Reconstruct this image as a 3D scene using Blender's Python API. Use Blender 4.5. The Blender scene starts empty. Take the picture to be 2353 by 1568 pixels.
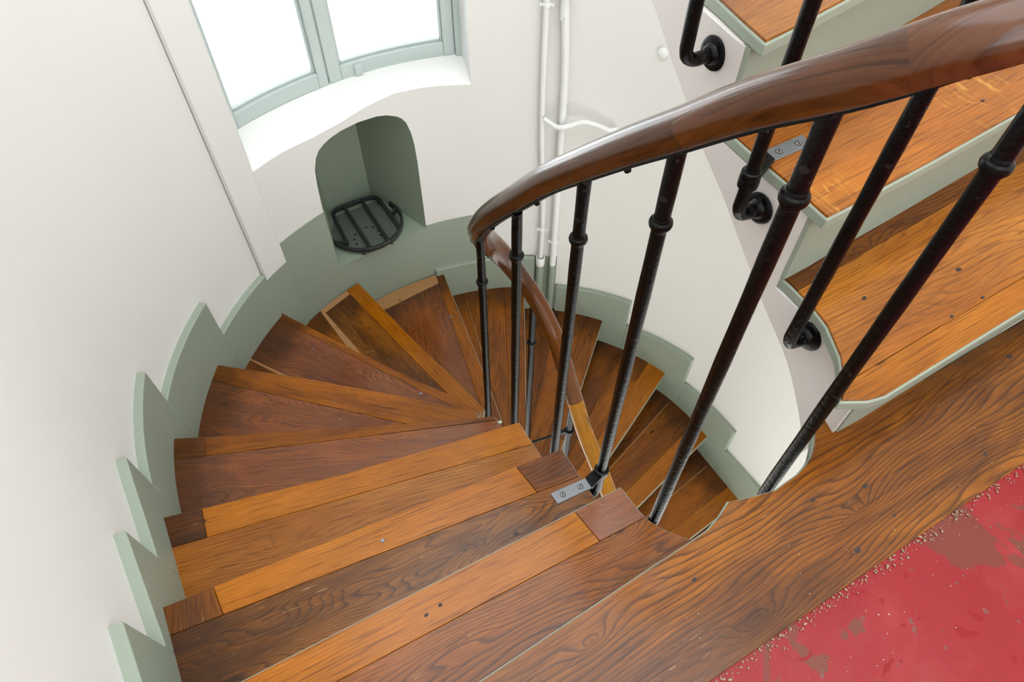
import bpy, bmesh, math, random
from mathutils import Vector, Matrix
random.seed(7)
C = bpy.context.scene.collection
PI = math.pi
RISE = 0.17
RW = 1.085          # inner radius of the stair well wall
K = 180/PI/RW       # degrees per metre along the wall, carried on over the straight parts

# ------------------------------------------------------------------ helpers
def lin(c):
    def f(v):
        v /= 255.0
        return v/12.92 if v <= 0.04045 else ((v+0.055)/1.055)**2.4
    return (f(c[0]), f(c[1]), f(c[2]), 1.0)

def link(name, bm, mats, parent=None, smooth=False, loc=None, rotz=0.0):
    me = bpy.data.meshes.new(name)
    bmesh.ops.recalc_face_normals(bm, faces=bm.faces[:])
    bm.to_mesh(me); bm.free()
    for m in (mats if isinstance(mats, (list, tuple)) else [mats]):
        me.materials.append(m)
    if smooth:
        for p in me.polygons: p.use_smooth = True
        if smooth != 'all':
            me.set_sharp_from_angle(angle=math.radians(smooth))
    o = bpy.data.objects.new(name, me); C.objects.link(o)
    if parent: o.parent = parent
    if loc is not None: o.location = loc
    o.rotation_euler = (0, 0, rotz)
    return o

def thing(name, label, cat, loc=(0, 0, 0), group=None):
    o = bpy.data.objects.new(name, None); C.objects.link(o)
    o.empty_display_size = 0.05
    o.location = loc; o['label'] = label; o['category'] = cat
    if group: o['group'] = group
    return o

def tag(o, label, cat, group=None):
    o['label'] = label; o['category'] = cat
    if group: o['group'] = group
    return o

def struct(name, bm, mats, label=None, cat=None, smooth=False):
    o = link(name, bm, mats, smooth=smooth)
    o['kind'] = 'structure'
    if label: o['label'] = label
    if cat: o['category'] = cat
    return o

def wp(a, R):
    """plan point on the well wall: a is the angle in degrees on the half circle, running on as straight wall past 180 and 0"""
    if a > 180: return (-R, -(a-180)/K)
    if a < 0: return (R, a/K)
    t = math.radians(a)
    return (R*math.cos(t), R*math.sin(t))

def frange(a, b, step):
    n = max(1, int(math.ceil(abs(b-a)/step)))
    return [a+(b-a)*i/n for i in range(n+1)]

def box(bm, c, s, rz=0.0):
    m = Matrix.Translation(c) @ Matrix.Rotation(rz, 4, 'Z') @ Matrix.Diagonal((s[0], s[1], s[2], 1))
    bmesh.ops.create_cube(bm, size=1.0, matrix=m)

def arcbox(bm, a0, a1, z0, z1, R0, R1, zt1=None, step=2.0, zfun=None):
    """a curved block following the wall; z1 may slope to zt1 at the a1 end"""
    if zt1 is None: zt1 = z1
    A = frange(a0, a1, step); rows = []
    for a in A:
        f = (a-a0)/(a1-a0); zt = z1+(zt1-z1)*f
        p, q = wp(a, R0), wp(a, R1)
        rows.append([bm.verts.new((*p, z0)), bm.verts.new((*p, zt)), bm.verts.new((*q, zt)), bm.verts.new((*q, z0))])
    for r, s in zip(rows, rows[1:]):
        for i in range(4):
            j = (i+1) % 4
            bm.faces.new((r[i], r[j], s[j], s[i]))
    bm.faces.new(rows[0]); bm.faces.new(rows[-1][::-1])

def prism(bm, poly, z0, z1, top_mat=0, side_mat=0):
    lo = [bm.verts.new((x, y, z0)) for x, y in poly]
    hi = [bm.verts.new((x, y, z1)) for x, y in poly]
    f = bm.faces.new(hi); f.material_index = top_mat
    bm.faces.new(lo[::-1]).material_index = side_mat
    n = len(poly)
    for i in range(n):
        j = (i+1) % n
        bm.faces.new((lo[i], lo[j], hi[j], hi[i])).material_index = side_mat

def clip(poly, p, q, keep_left=True):
    """cut a polygon by the line p->q and keep one side"""
    sgn = 1 if keep_left else -1
    def d(v): return sgn*((q[0]-p[0])*(v[1]-p[1])-(q[1]-p[1])*(v[0]-p[0]))
    out = []
    for i in range(len(poly)):
        a, b = poly[i], poly[(i+1) % len(poly)]
        da, db = d(a), d(b)
        if da >= 0: out.append(a)
        if (da > 0 and db < 0) or (da < 0 and db > 0):
            t = da/(da-db); out.append((a[0]+(b[0]-a[0])*t, a[1]+(b[1]-a[1])*t))
    return out

def area(poly):
    return 0.5*sum(a[0]*b[1]-b[0]*a[1] for a, b in zip(poly, poly[1:]+poly[:1]))

def catmull(P, n=8):
    out = []
    P = [Vector(p) for p in P]
    for i in range(len(P)-1):
        p0 = P[max(i-1, 0)]; p1 = P[i]; p2 = P[i+1]; p3 = P[min(i+2, len(P)-1)]
        for j in range(n):
            t = j/n
            out.append(0.5*((2*p1)+(p2-p0)*t+(2*p0-5*p1+4*p2-p3)*t*t+(3*p1-p0-3*p2+p3)*t**3))
    out.append(P[-1]); return out

def tube(bm, path, r, seg=16, cap=True, rfun=None):
    path = [Vector(p) for p in path]
    n = len(path); rings = []
    T0 = (path[1]-path[0]).normalized()
    N = T0.orthogonal().normalized(); Tp = T0
    for i, p in enumerate(path):
        T = (path[min(i+1, n-1)]-path[max(i-1, 0)]).normalized()
        N = Tp.rotation_difference(T) @ N; Tp = T
        B = T.cross(N)
        rr = rfun(i, p) if rfun else r
        rings.append([bm.verts.new(p+rr*(math.cos(2*PI*k/seg)*N+math.sin(2*PI*k/seg)*B)) for k in range(seg)])
    for a, b in zip(rings, rings[1:]):
        for k in range(seg):
            bm.faces.new((a[k], a[(k+1) % seg], b[(k+1) % seg], b[k]))
    if cap:
        bm.faces.new(rings[0][::-1]); bm.faces.new(rings[-1])

def lathe(bm, prof, mat=Matrix(), seg=24):
    rings = []
    for r, z in prof:
        rings.append([bm.verts.new(mat @ Vector((r*math.cos(2*PI*k/seg), r*math.sin(2*PI*k/seg), z))) for k in range(seg)])
    for a, b in zip(rings, rings[1:]):
        for k in range(seg):
            bm.faces.new((a[k], a[(k+1) % seg], b[(k+1) % seg], b[k]))
    bm.faces.new(rings[0][::-1]); bm.faces.new(rings[-1])

def axis_matrix(p, d):
    return Matrix.Translation(p) @ Vector((0, 0, 1)).rotation_difference(Vector(d).normalized()).to_matrix().to_4x4()

def bevel(o, w, seg=2, angle=40):
    m = o.modifiers.new('bevel', 'BEVEL'); m.width = w; m.segments = seg; m.limit_method = 'ANGLE'
    m.angle_limit = math.radians(angle); m.harden_normals = False

# ------------------------------------------------------------------ materials
def new_mat(name):
    m = bpy.data.materials.new(name); m.use_nodes = True
    nt = m.node_tree; nt.nodes.clear()
    out = nt.nodes.new('ShaderNodeOutputMaterial'); b = nt.nodes.new('ShaderNodeBsdfPrincipled')
    nt.links.new(b.outputs[0], out.inputs[0])
    return m, nt, b

def N(nt, kind, **kw):
    n = nt.nodes.new(kind)
    for k, v in kw.items():
        if k in n.inputs.keys(): n.inputs[k].default_value = v
        else: setattr(n, k, v)
    return n

def ramp(nt, fac, stops, interp='LINEAR'):
    r = nt.nodes.new('ShaderNodeValToRGB'); r.color_ramp.interpolation = interp
    el = r.color_ramp.elements
    while len(el) < len(stops): el.new(0.5)
    for e, (p, c) in zip(el, stops):
        e.position = p; e.color = c if len(c) == 4 else (*c, 1)
    nt.links.new(fac, r.inputs[0]); return r.outputs[0]

def grey(v): return (v, v, v, 1)

def mix(nt, a, b, fac, blend='MIX'):
    m = nt.nodes.new('ShaderNodeMix'); m.data_type = 'RGBA'; m.blend_type = blend
    for v, s in ((fac, m.inputs[0]), (a, m.inputs[6]), (b, m.inputs[7])):
        if isinstance(v, (int, float)): s.default_value = v
        elif isinstance(v, tuple): s.default_value = v
        else: nt.links.new(v, s)
    return m.outputs[2]

def math_node(nt, op, a, b=0.0, c=0.0):
    m = nt.nodes.new('ShaderNodeMath'); m.operation = op
    for v, s in zip((a, b, c), m.inputs):
        if isinstance(v, (int, float)): s.default_value = v
        else: nt.links.new(v, s)
    return m.outputs[0]

def bump(nt, b, height, strength, dist):
    n = nt.nodes.new('ShaderNodeBump'); n.inputs['Strength'].default_value = strength; n.inputs['Distance'].default_value = dist
    nt.links.new(height, n.inputs['Height']); nt.links.new(n.outputs[0], b.inputs['Normal'])

def wood(name, light, mid, dark, ring=60, warp=10, line=0.6, rough=0.3, scuff=0.35, rays=0.0, patch=0.5, dirt=False, coat=0.25, spec=0.15, axis_scale=(1, 1, 1)):
    """oak: grain runs along the board's own x axis; every board takes its own stretch of the tree"""
    m, nt, b = new_mat(name)
    tc = N(nt, 'ShaderNodeTexCoord'); oi = N(nt, 'ShaderNodeObjectInfo')
    sc = N(nt, 'ShaderNodeVectorMath', operation='MULTIPLY')
    nt.links.new(tc.outputs['Object'], sc.inputs[0]); sc.inputs[1].default_value = axis_scale
    off = N(nt, 'ShaderNodeVectorMath', operation='MULTIPLY_ADD')
    cmb = N(nt, 'ShaderNodeCombineXYZ')
    for i, k in enumerate((17.0, 9.0, 5.0)):
        nt.links.new(math_node(nt, 'MULTIPLY', oi.outputs['Random'], k), cmb.inputs[i])
    nt.links.new(sc.outputs[0], off.inputs[0]); off.inputs[1].default_value = (1, 1, 1)
    nt.links.new(cmb.outputs[0], off.inputs[2])
    P = off.outputs[0]
    def scaled(s):
        v = N(nt, 'ShaderNodeVectorMath', operation='MULTIPLY'); nt.links.new(P, v.inputs[0]); v.inputs[1].default_value = s
        return v.outputs[0]
    def noise(s, detail=3, rough_=0.55, dist=0.0):
        n = N(nt, 'ShaderNodeTexNoise'); nt.links.new(scaled(s), n.inputs['Vector'])
        n.inputs['Scale'].default_value = 1; n.inputs['Detail'].default_value = detail
        n.inputs['Roughness'].default_value = rough_; n.inputs['Distortion'].default_value = dist
        return n.outputs['Fac']
    sx = N(nt, 'ShaderNodeSeparateXYZ'); nt.links.new(P, sx.inputs[0])
    w = noise((1.7, 6.5, 1), 2, 0.45)
    w2 = noise((9, 34, 1), 2, 0.5)
    v = math_node(nt, 'ADD', math_node(nt, 'MULTIPLY', sx.outputs[1], float(ring)), math_node(nt, 'MULTIPLY', w, float(warp)))
    v = math_node(nt, 'ADD', v, math_node(nt, 'MULTIPLY', w2, 0.7))
    kn = N(nt, 'ShaderNodeTexVoronoi', voronoi_dimensions='2D'); nt.links.new(scaled((1.9, 5.5, 1)), kn.inputs['Vector']); kn.inputs['Scale'].default_value = 1
    kd = kn.outputs['Distance']
    kv = math_node(nt, 'POWER', 2.718, math_node(nt, 'MULTIPLY', kd, -14.0))
    v = math_node(nt, 'ADD', v, math_node(nt, 'MULTIPLY', kv, float(warp)*0.25))
    kc = N(nt, 'ShaderNodeSeparateXYZ'); nt.links.new(kn.outputs['Color'], kc.inputs[0])
    knot = math_node(nt, 'MULTIPLY', ramp(nt, math_node(nt, 'ADD', kd, math_node(nt, 'MULTIPLY', w2, 0.02)), [(0.024, grey(0.85)), (0.042, grey(0.0))]), math_node(nt, 'GREATER_THAN', kc.outputs[0], 0.55))
    fr = math_node(nt, 'FRACT', v)
    v1 = noise((0.6, 38, 1), 2, 0.5); v = math_node(nt, 'ADD', v, math_node(nt, 'MULTIPLY', v1, 2.2)); fr = math_node(nt, 'FRACT', v)
    rings = ramp(nt, fr, [(0.0, grey(0.0)), (0.07, grey(0.2)), (0.3, grey(0.75)), (0.88, grey(1)), (0.97, grey(0.35)), (1.0, grey(0.0))])
    fib = ramp(nt, noise((16, 420, 4), 3, 0.7), [(0.36, grey(0)), (0.6, grey(1))])
    pores = ramp(nt, noise((10, 240, 3), 2, 0.5), [(0.34, grey(0)), (0.44, grey(1))])
    big = ramp(nt, noise((2.3, 7, 1), 3, 0.6), [(0.5-0.22, grey(0)), (0.5+0.2, grey(1))])
    base = mix(nt, mid, light, big)
    dk = ramp(nt, noise((2.4, 11, 2), 5, 0.66, 0.5), [(0.34, grey(1)), (0.58, grey(0))])
    base = mix(nt, base, dark, math_node(nt, 'MULTIPLY', dk, patch))
    lf = math_node(nt, 'MULTIPLY', line, ramp(nt, noise((1.6, 8, 1), 3, 0.6), [(0.36, grey(0.3)), (0.55, grey(1))]))
    base = mix(nt, dark, base, mix(nt, grey(1), rings, lf))
    base = mix(nt, base, (0.55, 0.5, 0.46, 1), math_node(nt, 'MULTIPLY', math_node(nt, 'SUBTRACT', 1.0, fib), 0.5), 'MULTIPLY')
    base = mix(nt, base, (0.32, 0.25, 0.2, 1), math_node(nt, 'MULTIPLY', math_node(nt, 'SUBTRACT', 1.0, pores), 0.55), 'MULTIPLY')
    base = mix(nt, base, lin((40, 22, 15)), knot)
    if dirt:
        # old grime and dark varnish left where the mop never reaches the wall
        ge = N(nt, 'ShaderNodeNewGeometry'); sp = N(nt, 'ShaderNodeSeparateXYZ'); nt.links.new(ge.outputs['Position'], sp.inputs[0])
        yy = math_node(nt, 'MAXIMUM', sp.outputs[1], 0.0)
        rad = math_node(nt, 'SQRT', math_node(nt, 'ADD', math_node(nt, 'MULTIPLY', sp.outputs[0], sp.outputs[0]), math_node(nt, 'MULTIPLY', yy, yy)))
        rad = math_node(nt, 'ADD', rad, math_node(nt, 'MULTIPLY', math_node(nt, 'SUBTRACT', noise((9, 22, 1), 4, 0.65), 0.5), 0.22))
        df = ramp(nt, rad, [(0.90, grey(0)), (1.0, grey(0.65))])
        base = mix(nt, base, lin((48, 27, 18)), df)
    if rays:
        # medullary rays: pale flecks lying across the grain
        r1 = noise((42, 8, 1), 2, 0.5, 1.2)
        rr = ramp(nt, r1, [(0.585, grey(0)), (0.605, grey(1)), (0.625, grey(0.9)), (0.645, grey(0))])
        area_ = ramp(nt, noise((3, 6, 1), 1), [(0.42, grey(0)), (0.55, grey(1))])
        base = mix(nt, base, lin((226, 170, 100)), math_node(nt, 'MULTIPLY', math_node(nt, 'MULTIPLY', rr, area_), rays))
    # worn scratches in the varnish
    s1 = ramp(nt, noise((22, 210, 2), 3, 0.6, 0.5), [(0.665, grey(0)), (0.70, grey(1))])
    s2 = ramp(nt, noise((4, 10, 1), 2), [(0.50, grey(0)), (0.62, grey(1))])
    sc_f = math_node(nt, 'MULTIPLY', math_node(nt, 'MULTIPLY', s1, s2), scuff)
    base = mix(nt, base, lin((205, 172, 128)), sc_f)
    # each board a little lighter or darker
    hsv = N(nt, 'ShaderNodeHueSaturation'); nt.links.new(base, hsv.inputs['Color'])
    nt.links.new(math_node(nt, 'MULTIPLY_ADD', oi.outputs['Random'], 0.18, 0.72), hsv.inputs['Value'])
    hsv.inputs['Saturation'].default_value = 1.10; hsv.inputs['Hue'].default_value = 0.503
    nt.links.new(hsv.outputs[0], b.inputs['Base Color'])
    rg = math_node(nt, 'MULTIPLY_ADD', noise((5, 16, 1), 3), 0.22, rough-0.11)
    rg = math_node(nt, 'ADD', rg, math_node(nt, 'MULTIPLY', sc_f, 0.4))
    nt.links.new(rg, b.inputs['Roughness'])
    b.inputs['Coat Weight'].default_value = coat; b.inputs['Coat Roughness'].default_value = 0.17; b.inputs['Coat IOR'].default_value = 1.45
    b.inputs['Specular IOR Level'].default_value = spec
    hgt = math_node(nt, 'ADD', math_node(nt, 'MULTIPLY', rings, 0.5), math_node(nt, 'ADD', pores, math_node(nt, 'MULTIPLY', fib, 0.4)))
    bump(nt, b, hgt, 0.35, 0.0006)
    return m

def painted(name, col, rough=0.45, spots=None, bumpy=0.25, scale=30, dist=0.002, var=0.05, spec=0.5):
    m, nt, b = new_mat(name)
    tc = N(nt, 'ShaderNodeTexCoord')
    n = N(nt, 'ShaderNodeTexNoise', Scale=scale, Detail=5.0, Roughness=0.6); nt.links.new(tc.outputs['Object'], n.inputs['Vector'])
    n2 = N(nt, 'ShaderNodeTexNoise', Scale=3.0, Detail=4.0, Roughness=0.6); nt.links.new(tc.outputs['Object'], n2.inputs['Vector'])
    a = tuple(c*(1-var) for c in col[:3])+(1,); z = tuple(min(1, c*(1+var)) for c in col[:3])+(1,)
    c = mix(nt, a, z, n2.outputs['Fac'])
    if spots:
        n3 = N(nt, 'ShaderNodeTexNoise', Scale=spots[1], Detail=4.0, Roughness=0.6); nt.links.new(tc.outputs['Object'], n3.inputs['Vector'])
        c = mix(nt, c, spots[0], ramp(nt, n3.outputs['Fac'], [(spots[2], grey(0)), (spots[2]+0.03, grey(1))]))
    nt.links.new(c, b.inputs['Base Color'])
    b.inputs['Roughness'].default_value = rough; b.inputs['Specular IOR Level'].default_value = spec
    bump(nt, b, n.outputs['Fac'], bumpy, dist)
    return m

M_WALL = painted('plaster_white', lin((226, 224, 220)), 0.7, bumpy=0.10, scale=45, var=0.012, spec=0.25)
M_WALLW = painted('plaster_reveal', lin((236, 235, 232)), 0.7, bumpy=0.15, scale=25, var=0.01, spec=0.25)
M_STRINGER = painted('stringer_offwhite', lin((214, 208, 203)), 0.6, bumpy=0.35, scale=40, var=0.02, spec=0.3)
M_GREEN = painted('paint_sage_green', lin((146, 156, 140)), 0.42, bumpy=0.18, scale=40, var=0.03)
M_GREENN = painted('paint_sage_green_niche', lin((140, 152, 134)), 0.5, bumpy=0.25, scale=60, var=0.04)
M_FRAME = painted('paint_window_frame_glare', lin((188, 199, 195)), 0.35, bumpy=0.15, scale=50, var=0.02)  # green lightened for the window glare, which is put into the colour
M_IRON = painted('iron_black', lin((7, 6, 6)), 0.25, spec=0.16, bumpy=0.5, scale=90, dist=0.003, var=0.3, spots=(lin((34, 30, 29)), 40, 0.66))
M_CAST = painted('cast_iron_grate', lin((40, 42, 41)), 0.42, bumpy=0.7, scale=120, dist=0.003, var=0.3, spots=(lin((92, 94, 92)), 60, 0.64))
M_PIPE = painted('pipe_white_paint', lin((232, 232, 230)), 0.35, bumpy=0.3, scale=60, var=0.01)
M_STEEL = painted('bare_steel', lin((128, 130, 133)), 0.38, bumpy=0.3, scale=150, var=0.08, spots=(lin((90, 84, 78)), 70, 0.66))
M_STEEL.node_tree.nodes['Principled BSDF'].inputs['Metallic'].default_value = 0.75
M_DARKGAP = painted('dark_joint', lin((52, 34, 22)), 0.8, var=0.1)
M_FILL = painted('bare_filler', lin((156, 112, 66)), 0.7, bumpy=0.5, scale=60, var=0.12, spots=(lin((112, 80, 50)), 30, 0.62))
M_LOW = painted('lower_floor_bounce', lin((216, 212, 205)), 0.6)
M_DRAIN = painted('drain_plate_grey_green', lin((92, 98, 90)), 0.4, bumpy=0.3, scale=60, var=0.15)
M_NAIL = painted('nail_dark', lin((38, 28, 25)), 0.6, var=0.3)
M_SEAM = painted('plaster_crack', lin((120, 106, 92)), 0.8)
M_RUBBLE = painted('grit', lin((150, 128, 104)), 0.9, var=0.35)
M_HOLE = painted('drain_hole', lin((10, 10, 10)), 0.9)

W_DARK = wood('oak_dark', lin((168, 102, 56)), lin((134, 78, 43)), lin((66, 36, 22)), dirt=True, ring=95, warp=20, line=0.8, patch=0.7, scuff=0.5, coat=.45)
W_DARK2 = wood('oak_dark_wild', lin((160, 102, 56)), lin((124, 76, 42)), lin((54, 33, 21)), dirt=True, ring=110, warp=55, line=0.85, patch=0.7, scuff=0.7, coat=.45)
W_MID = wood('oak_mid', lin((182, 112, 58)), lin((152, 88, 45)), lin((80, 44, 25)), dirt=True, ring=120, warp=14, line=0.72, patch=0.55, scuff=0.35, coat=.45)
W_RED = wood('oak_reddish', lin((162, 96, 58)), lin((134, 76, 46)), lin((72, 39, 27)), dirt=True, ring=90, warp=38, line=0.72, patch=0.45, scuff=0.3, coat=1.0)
W_LIGHT = wood('oak_light', lin((194, 124, 66)), lin((176, 106, 53)), lin((116, 66, 35)), ring=150, warp=8, line=0.5, patch=0.3, scuff=0.15, coat=.45)
W_LAND = wood('oak_landing', lin((178, 114, 62)), lin((138, 82, 45)), lin((60, 36, 25)), ring=88, warp=20, line=0.85, patch=0.75, scuff=0.3, rough=0.34, coat=.45)
W_UP = wood('oak_upper', lin((192, 128, 74)), lin((162, 99, 55)), lin((98, 56, 33)), ring=110, warp=16, line=0.6, patch=0.4, scuff=0.25, coat=.45)
W_RAYS = wood('oak_rays', lin((196, 124, 68)), lin((166, 96, 52)), lin((96, 54, 33)), ring=120, warp=9, line=0.45, patch=0.45, scuff=0.2, rays=0.55, coat=.45)
W_RAIL = wood('rail_brown_dark', lin((116, 70, 44)), lin((82, 47, 30)), lin((42, 24, 17)), ring=150, warp=8, line=0.35, patch=0.6, scuff=0.0, rough=0.2, coat=0.7)
W_RAILT = wood('rail_brown', lin((142, 86, 48)), lin((108, 62, 35)), lin((58, 33, 21)), ring=150, warp=8, line=0.4, patch=0.5, scuff=0.0, rough=0.2, coat=0.7)
W_RAILL = wood('rail_new_oak', lin((222, 164, 84)), lin((200, 136, 62)), lin((124, 74, 34)), ring=150, warp=8, line=0.5, patch=0.3, scuff=0.0, rough=0.25, coat=0.4)

def red_floor():
    m, nt, b = new_mat('red_floor_paint')
    tc = N(nt, 'ShaderNodeTexCoord')
    def noise(s, d=5.0, r=0.6, dist=0.0):
        n = N(nt, 'ShaderNodeTexNoise', Scale=s, Detail=d, Roughness=r, Distortion=dist)
        nt.links.new(tc.outputs['Object'], n.inputs['Vector']); return n.outputs['Fac']
    c = mix(nt, lin((142, 30, 34)), lin((126, 20, 25)), noise(7, 4))
    c = mix(nt, c, lin((152, 58, 58)), ramp(nt, noise(4.5, 5, 0.6, 0.6), [(0.50, grey(0)), (0.62, grey(0.45))]))
    c = mix(nt, c, lin((108, 54, 42)), ramp(nt, noise(8.0, 4, 0.55, 0.8), [(0.615, grey(0)), (0.63, grey(1))]))
    c = mix(nt, c, lin((106, 70, 62)), ramp(nt, noise(60, 3, 0.5), [(0.66, grey(0)), (0.70, grey(0.85))]))
    c = mix(nt, c, lin((128, 6, 14)), ramp(nt, noise(26, 3, 0.5, 1.0), [(0.665, grey(0)), (0.68, grey(1))]))
    c = mix(nt, c, lin((228, 205, 196)), ramp(nt, noise(170, 2, 0.5), [(0.765, grey(0)), (0.78, grey(1))]))
    c = mix(nt, c, lin((104, 52, 40)), ramp(nt, noise(3.1, 4, 0.6, 1.6), [(0.60, grey(0)), (0.615, grey(0.8))]))
    nt.links.new(c, b.inputs['Base Color'])
    nt.links.new(ramp(nt, noise(6, 4), [(0.35, grey(0.3)), (0.7, grey(0.55))]), b.inputs['Roughness'])
    bump(nt, b, noise(40, 5), 0.3, 0.002)
    b.inputs['Specular IOR Level'].default_value = 0.3
    return m
M_RED = red_floor()

def glass():
    m = bpy.data.materials.new('window_glass'); m.use_nodes = True
    nt = m.node_tree; nt.nodes.clear()
    out = nt.nodes.new('ShaderNodeOutputMaterial'); t = nt.nodes.new('ShaderNodeBsdfTransparent'); g = nt.nodes.new('ShaderNodeBsdfGlossy')
    t.inputs[0].default_value = (0.97, 0.98, 0.98, 1); g.inputs['Roughness'].default_value = 0.05
    fr = nt.nodes.new('ShaderNodeFresnel'); fr.inputs[0].default_value = 1.45
    mx = nt.nodes.new('ShaderNodeMixShader')
    nt.links.new(fr.outputs[0], mx.inputs[0]); nt.links.new(t.outputs[0], mx.inputs[1]); nt.links.new(g.outputs[0], mx.inputs[2])
    # faint vertical streaks across the pane
    tc = N(nt, 'ShaderNodeTexCoord'); mp = N(nt, 'ShaderNodeMapping'); mp.inputs['Scale'].default_value = (30, 30, 1.2)
    nt.links.new(tc.outputs['Object'], mp.inputs[0])
    n = N(nt, 'ShaderNodeTexNoise', Scale=1.0, Detail=4.0); nt.links.new(mp.outputs[0], n.inputs['Vector'])
    d = nt.nodes.new('ShaderNodeBsdfTranslucent'); d.inputs[0].default_value = (0.85, 0.87, 0.88, 1)
    m2 = nt.nodes.new('ShaderNodeMixShader')
    nt.links.new(ramp(nt, n.outputs['Fac'], [(0.5, grey(0.0)), (0.75, grey(0.25))]), m2.inputs[0])
    nt.links.new(mx.outputs[0], m2.inputs[1]); nt.links.new(d.outputs[0], m2.inputs[2])
    nt.links.new(m2.outputs[0], out.inputs[0])
    return m
M_GLASS = glass()

# ------------------------------------------------------------------ room shell
ZB, ZT = -2.72, 3.6
YF = -2.3
def interp(tab, x):
    tab = sorted(tab)
    if x <= tab[0][0]: return tab[0][1]
    for (a, u), (b, v) in zip(tab, tab[1:]):
        if x <= b:
            t = (x-a)/(b-a); return u+(v-u)*t
    return tab[-1][1]

SILL = [(118.0, -.417), (111.4, -.418), (104.3, -.428), (98.3, -.42), (92.8, -.397), (86.6, -.379), (80.9, -.383), (71.7, -.402)]
ARCH = [(84.1, -.70), (84.25, -.62), (84.6, -.562), (85.3, -.512), (86.1, -.488), (87, -.474), (89, -.456), (91.1, -.448), (94.9, -.445), (98.7, -.451),
        (101, -.460), (102.6, -.471), (104.0, -.487), (105.0, -.512), (105.8, -.555), (106.2, -.62), (106.5, -.72)]
NB = -1.056
WZT = 1.15

def plain_wall(name, a0, a1):
    bm = bmesh.new(); A = frange(a0, a1, 3.0)
    pv = None
    for a in A:
        p, q = wp(a, RW), wp(a, RW+.12)
        r = [bm.verts.new((*p, ZB)), bm.verts.new((*p, ZT)), bm.verts.new((*q, ZT)), bm.verts.new((*q, ZB))]
        if pv:
            for i in range(4): bm.faces.new((pv[i], pv[(i+1) % 4], r[(i+1) % 4], r[i]))
        else: bm.faces.new(r)
        pv = r
    bm.faces.new(pv[::-1])
    return struct(name, bm, M_WALL, smooth=30)

plain_wall('wall_left', 180+K*(-YF), 124.38)
plain_wall('wall_right', 45.0, K*YF)

# the curved wall with the window and the niche in it
bm = bmesh.new()
A = set(frange(45, 124.4, 1.5)) | set(t for t, _ in SILL) | set(t for t, _ in ARCH)
A = sorted(A)
def quad(bm, pts):
    bm.faces.new([bm.verts.new(p) for p in pts])
def strip(a, b, lo, hi):
    la, lb, ha, hb = lo(a), lo(b), hi(a), hi(b)
    quad(bm, [(*wp(a, RW), la), (*wp(b, RW), lb), (*wp(b, RW), hb), (*wp(a, RW), ha)])
fs = lambda t: interp(SILL, t)
fa = lambda t: interp(ARCH, t)
cst = lambda v: (lambda t: v)
for a, b in zip(A, A[1:]):
    mid = (a+b)/2
    inw = 71.7 < mid < 118.0; inn = 84.1 < mid < 106.5
    if inw:
        strip(a, b, cst(WZT), cst(ZT))
        if inn:
            strip(a, b, cst(ZB), cst(NB)); strip(a, b, fa, fs)
        else: strip(a, b, cst(ZB), fs)
    else: strip(a, b, cst(ZB), cst(ZT))
bmesh.ops.remove_doubles(bm, verts=bm.verts[:], dist=1e-5)
struct('wall_back', bm, M_WALL, smooth=30)

# wall behind the viewer; unseen opening added in it to let in fill light
bm = bmesh.new(); 
for x0, x1, z0, z1 in ((-RW-.12, RW+.12, ZB, .75), (-RW-.12, RW+.12, 2.4, ZT), (-RW-.12, -.85, .75, 2.4), (.85, RW+.12, .75, 2.4)):
    box(bm, ((x0+x1)/2, YF-.06, (z0+z1)/2), (x1-x0, .12, z1-z0))
struct('wall_front', bm, M_WALL)

# window sill and reveals
RG = 1.25
bm = bmesh.new()
A2 = [a for a in A if 71.7 <= a <= 118.0]+[119.5, 121.0]
rows = []
for a in A2:
    z = fs(min(a, 118.0)); e = .03 if a > 118 else 0
    rows.append([bm.verts.new((*wp(a, R), zz)) for R, zz in ((RW+e, z), (RW+.004+e, z+.006), (RW+.014+e, z+.011), (RW+.05, z+.6*(-.362-z)+.004), (RG+.03, -.362))])
for r, s in zip(rows, rows[1:]):
    for i in range(4): bm.faces.new((r[i], r[i+1], s[i+1], s[i]))
struct('trim_sill', bm, M_WALLW, smooth=60)
bm = bmesh.new()
for (p, q) in (((-.5095, .958), (-.5035, .992)), ((-.5035, .992), (-.575, 1.15)), ((.3408, 1.030), (.387, 1.200))):
    quad(bm, [(*p, -.46), (*q, -.46), (*q, WZT), (*p, WZT)])
    # outer thickness of the reveal
rows = [[bm.verts.new((*wp(a, RW), WZT)), bm.verts.new((*wp(a, RG+.03), WZT))] for a in A2]
for r, s in zip(rows, rows[1:]): bm.faces.new((r[0], r[1], s[1], s[0]))
struct('trim_reveal', bm, M_WALLW)

# niche lining
bm = bmesh.new()
front = [(106.5, NB)]+[(t, z) for t, z in sorted(ARCH, reverse=True)]+[(84.1, NB)]
LB, RB = Vector((-.235, 1.372)), Vector((-.018, 1.402))
fr_, bk_ = [], []
for t, z in front:
    f = (106.5-t)/22.4
    x, y = wp(t, RW)
    fr_.append(bm.verts.new((x, y, z)))
    q = LB.lerp(RB, f); bk_.append(bm.verts.new((q.x, q.y, z-.03*max(0, (z+.75)/.3))))
n = len(front)
for i in range(n):
    j = (i+1) % n
    bm.faces.new((fr_[i], fr_[j], bk_[j], bk_[i]))
bm.faces.new(bk_)
niche = struct('trim_niche', bm, M_GREENN, smooth=50)

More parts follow.
